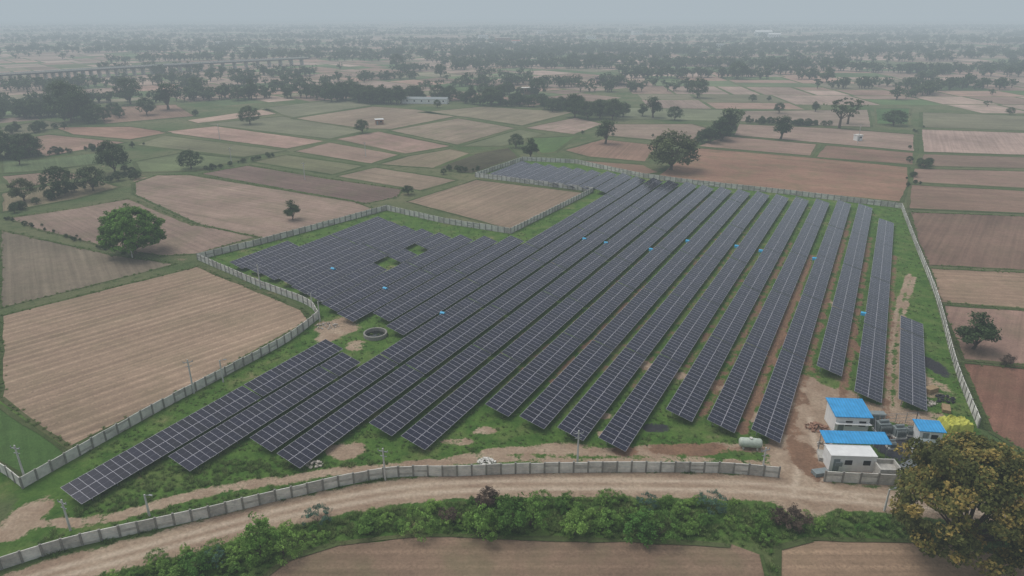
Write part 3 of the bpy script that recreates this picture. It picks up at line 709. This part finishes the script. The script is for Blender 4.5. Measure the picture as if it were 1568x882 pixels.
for i in range(3):
    a,c_=Q[i],Q[i+1]; L=math.dist(a,c_); n=max(2,int(L/1.6)); an=math.atan2(c_[1]-a[1],c_[0]-a[0])
    for k in range(n+1): B.box(a[0]+(c_[0]-a[0])*k/n,a[1]+(c_[1]-a[1])*k/n,0,.07,.07,1.8)
    for z in (.3,.9,1.5,1.75): B.box((a[0]+c_[0])/2,(a[1]+c_[1])/2,z,L,.03,.04,an)
B.obj('posts_and_rails',[M_metal],e)
e=empty('tarp_covered_stack',gx(1462,655)); n=14; V=[];Fc=[]
for j in range(n):
    for i in range(n):
        x=(i/(n-1)-.5)*4.4; y=(j/(n-1)-.5)*3; ed=min(i,j,n-1-i,n-1-j); V.append((x+random.gauss(0,.06),y+random.gauss(0,.06),(0.02 if ed==0 else 1.3)+random.gauss(0,.12)*(ed>0)))
for j in range(n-1):
    for i in range(n-1): Fc.append((j*n+i,j*n+i+1,(j+1)*n+i+1,(j+1)*n+i))
mesh_obj('tarpaulin',V,Fc,[M_yel],parent=e)
e=empty('water_tank',gx(1148,686),math.radians(-8)); B=MB(); seg=20; prof=[(-1.65,.0),(-1.62,.5),(-1.45,.68),(-1.2,.72),(1.2,.72),(1.45,.68),(1.62,.5),(1.65,.0)]
V=[(x,r*math.cos(2*math.pi*i/seg),.95+r*math.sin(2*math.pi*i/seg)) for x,r in prof for i in range(seg)]
Fc=[(a*seg+i,a*seg+(i+1)%seg,(a+1)*seg+(i+1)%seg,(a+1)*seg+i) for a in range(len(prof)-1) for i in range(seg)]
mesh_obj('tank_shell',V,Fc,[M_tank],parent=e,smooth=True)
B=MB(); B.box(-1,0,0,.2,1.0,.35);B.box(1,0,0,.2,1.0,.35);B.cyl((0,0,1.6),(0,0,1.82),.25,.25,12); B.obj('cradle_and_hatch',[M_conc],e)
def ring(name,loc,ro,ri,h,parent):
    n=40; V=[];Fc=[]
    for r,z in ((ro,0),(ro,h),(ri,h),(ri,-.0)):
        for i in range(n): V.append((loc[0]+r*math.cos(2*math.pi*i/n),loc[1]+r*math.sin(2*math.pi*i/n),z))
    for a in range(3):
        for i in range(n): Fc.append((a*n+i,a*n+(i+1)%n,(a+1)*n+(i+1)%n,(a+1)*n+i))
    return mesh_obj(name,V,Fc,[M_post],parent=parent)
e=empty('open_well',gx(575,514)); ring('parapet',(0,0),2.35,2.05,.75,e)
V=[(2.05*math.cos(2*math.pi*i/32),2.05*math.sin(2*math.pi*i/32),.03) for i in range(32)]; mesh_obj('well_water',V,[tuple(range(32))],[M_water],parent=e)
for (u,v) in [(590,442),(678,480),(895,366),(928,372),(997,382),(1053,369),(1128,377),(1165,384),(1247,396),(1322,480),(510,412)]:
    x,y=G(u,v,1.8); e=empty('inverter_box',(x,y,0),-AD)
    B=MB(); B.box(0,0,1.4,.8,.35,.6); B.box(-.35,0,0,.07,.07,1.4); B.box(.35,0,0,.07,.07,1.4); B.obj('inverter_cabinet',[M_white,M_white],e)
    B=MB(); X=.5;Y=.4; v_=[(-X,-Y,2.02),(X,-Y,2.02),(X,0,2.2),(-X,0,2.2),(-X,Y,2.02),(X,Y,2.02)]
    B.add(v_,[(0,1,2,3),(3,2,5,4)]); B.add([(-X,-Y-.02,2.01),(X,-Y-.02,2.01),(X,-Y-.1,1.5),(-X,-Y-.1,1.5)],[(0,3,2,1)]); B.add([(X+.01,-Y,2.01),(X+.05,Y,2.01),(X+.08,Y,1.5),(X+.08,-Y,1.5)],[(0,1,2,3)])
    B.obj('tarpaulin_cover',[M_tarp],e)
def pole(u,v,hpx,arm=True,name='utility_pole'):
    h=hpx*depth(u,v)/(F*.9); e=empty(name,gx(u,v),random.uniform(-.4,.4)); B=MB(); B.cyl((0,0,0),(0,0,h),.15,.10,10); B.obj('pole',[M_pole],e)
    if arm:
        B=MB(); B.box(0,0,h-.55,1.5,.1,.1); B.box(0,0,h-1.3,1.0,.08,.08)
        for x in (-.7,0,.7): B.cyl((x,0,h-.45),(x,0,h-.2),.06,.05,8)
        B.obj('crossarm_and_insulators',[M_metal],e)
    else:
        B=MB(); B.cyl((0,0,h-.1),(.9,0,h+.1),.04,.03,6); B.box(.95,0,h+.05,.5,.2,.1); B.obj('lamp_arm',[M_metal],e)
for p in [(590,735,52),(884,712,56),(108,812,52),(40,738,60),(1166,728,46),(297,602,52),(399,442,36)]: pole(*p)
for p in [(229,790,36),(342,585,34),(478,470,20),(490,492,30),(1354,782,36)]: pole(*p,arm=False,name='lamp_post')
for p in [(467,275,24),(355,250,22),(337,215,22),(1313,220,26),(560,240,20),(203,395,18)]: pole(*p)
def viaduct(pts,h=5.5,w=11):
    P=catmull(GP(pts),10); e=empty('elevated_road',(0,0,0)); B=MB();Bp=MB();Br=MB()
    for i in range(len(P)-1):
        a,c_=P[i],P[i+1]; an=math.atan2(c_[1]-a[1],c_[0]-a[0]); L=math.dist(a,c_); mx_,my=(a[0]+c_[0])/2,(a[1]+c_[1])/2
        B.box(mx_,my,h,L,w,1.2,an); 
        for s in (-1,1): Br.box(mx_-s*math.sin(an)*(w/2-.2),my+s*math.cos(an)*(w/2-.2),h+1.21,L,.3,1.0,an)
        for k in range(max(1,int(L/18))):
            t=(k+.5)/max(1,int(L/18)); Bp.box(a[0]+(c_[0]-a[0])*t,a[1]+(c_[1]-a[1])*t,0,1.4,w*.6,h-.01,an)
    B.obj('deck',[M_asph],e); Br.obj('parapets',[M_conc],e); Bp.obj('piers',[M_conc2],e)
viaduct([(-120,136),(40,126),(160,118),(300,109),(470,99)],7)
def bld(name,u,v,lx,ly,h,wm,rm,roof='flat',rz_=0,wins=4): x,y=G(u,v); building(name,(x,y,0),rz_,lx,ly,h,wm,rm,roof,over=.3,slope=.0,wins=wins)
bld('farm_shed',650,158,34,7,3.2,M_white,M_grey,'gable',-.1,6)
bld('farm_hut',581,190,4.5,4,2.8,M_brick,M_white,'flat',.3,1)
bld('pump_house',1313,215,3,3,2.8,M_white,M_conc,'flat',.2,1)
M_red=simple('red_roof',(0.35,0.12,0.08),.2,1)
for (u,v,l,h,wm,rm,rf) in [(770,66,30,11,M_brick,M_conc,'flat'),(790,68,18,7,M_white,M_red,'gable'),(755,70,14,6,M_white,M_conc,'flat'),(1168,55,46,11,M_white,M_white,'gable'),(1185,58,30,9,M_white,M_white,'gable'),
  (958,50,40,14,M_white,M_conc,'flat'),(975,53,30,11,M_white,M_conc,'flat'),(1103,74,16,8,M_white,M_conc,'flat'),(1060,78,12,5,M_white,M_red,'gable'),(830,52,30,10,M_white,M_conc,'flat'),(515,147,10,5,M_white,M_red,'gable'),
  (810,144,12,5,M_brick,M_conc,'flat'),(1290,70,22,7,M_white,M_conc,'flat'),(340,70,22,8,M_white,M_conc,'flat'),(905,60,24,8,M_white,M_conc,'flat'),(740,60,24,8,M_white,M_grey,'gable')]:
    bld('village_house',u,v,l,l*.5,h,wm,rm,rf,random.uniform(-.4,.4),5)
# ------------------------------------------------------------------ haze
SIG=0.00058; HT=520.0
m=bpy.data.materials.new('emissive_haze'); m.use_nodes=True; nt=m.node_tree; nt.nodes.clear()
out=nt.nodes.new('ShaderNodeOutputMaterial'); ab=nt.nodes.new('ShaderNodeVolumeAbsorption'); ab.inputs['Color'].default_value=(0,0,0,1); ab.inputs['Density'].default_value=SIG
em=nt.nodes.new('ShaderNodeEmission'); em.inputs['Color'].default_value=(0.41,0.475,0.52,1); em.inputs['Strength'].default_value=SIG  # haze volume glows by itself, standing in for daylight scattered in the air
ad=nt.nodes.new('ShaderNodeAddShader'); nt.links.new(ab.outputs[0],ad.inputs[0]); nt.links.new(em.outputs[0],ad.inputs[1]); nt.links.new(ad.outputs[0],out.inputs['Volume'])
B=MB(); B.box(0,5000,-20,26000,18000,HT+20); B.obj('emissive_haze_layer',[m])
# ------------------------------------------------------------------ light
w=bpy.data.worlds.new('World'); sc.world=w; w.use_nodes=True; nt=w.node_tree; bg=nt.nodes['Background']
sky=nt.nodes.new('ShaderNodeTexSky'); sky.sky_type='NISHITA'; sky.sun_disc=False; EL,AZ=math.radians(62),math.radians(-60)
sky.sun_elevation=EL; sky.sun_rotation=AZ; sky.dust_density=4; sky.air_density=1.2
hs=nt.nodes.new('ShaderNodeHueSaturation'); hs.inputs['Saturation'].default_value=0.35; nt.links.new(sky.outputs[0],hs.inputs['Color']); nt.links.new(hs.outputs[0],bg.inputs[0]); bg.inputs[1].default_value=0.15
sl=bpy.data.lights.new('sun','SUN'); sl.energy=1.4; sl.angle=math.radians(35); sl.color=(1,.96,.91)
so=bpy.data.objects.new('sun',sl); sc.collection.objects.link(so)
dv=Vector((math.sin(AZ)*math.cos(EL),math.cos(AZ)*math.cos(EL),math.sin(EL))); so.rotation_euler=dv.to_track_quat('Z','Y').to_euler(); so.location=(0,0,200)
cam=bpy.data.cameras.new('camera'); cam.lens=24; cam.sensor_width=36; cam.clip_end=30000; cam.clip_start=.5
co_=bpy.data.objects.new('camera',cam); sc.collection.objects.link(co_); co_.location=(0,0,CH); co_.rotation_euler=(math.pi/2-PITCH,0,0); sc.camera=co_
sc.view_settings.view_transform='Standard'; sc.view_settings.look='None'; sc.view_settings.exposure=0
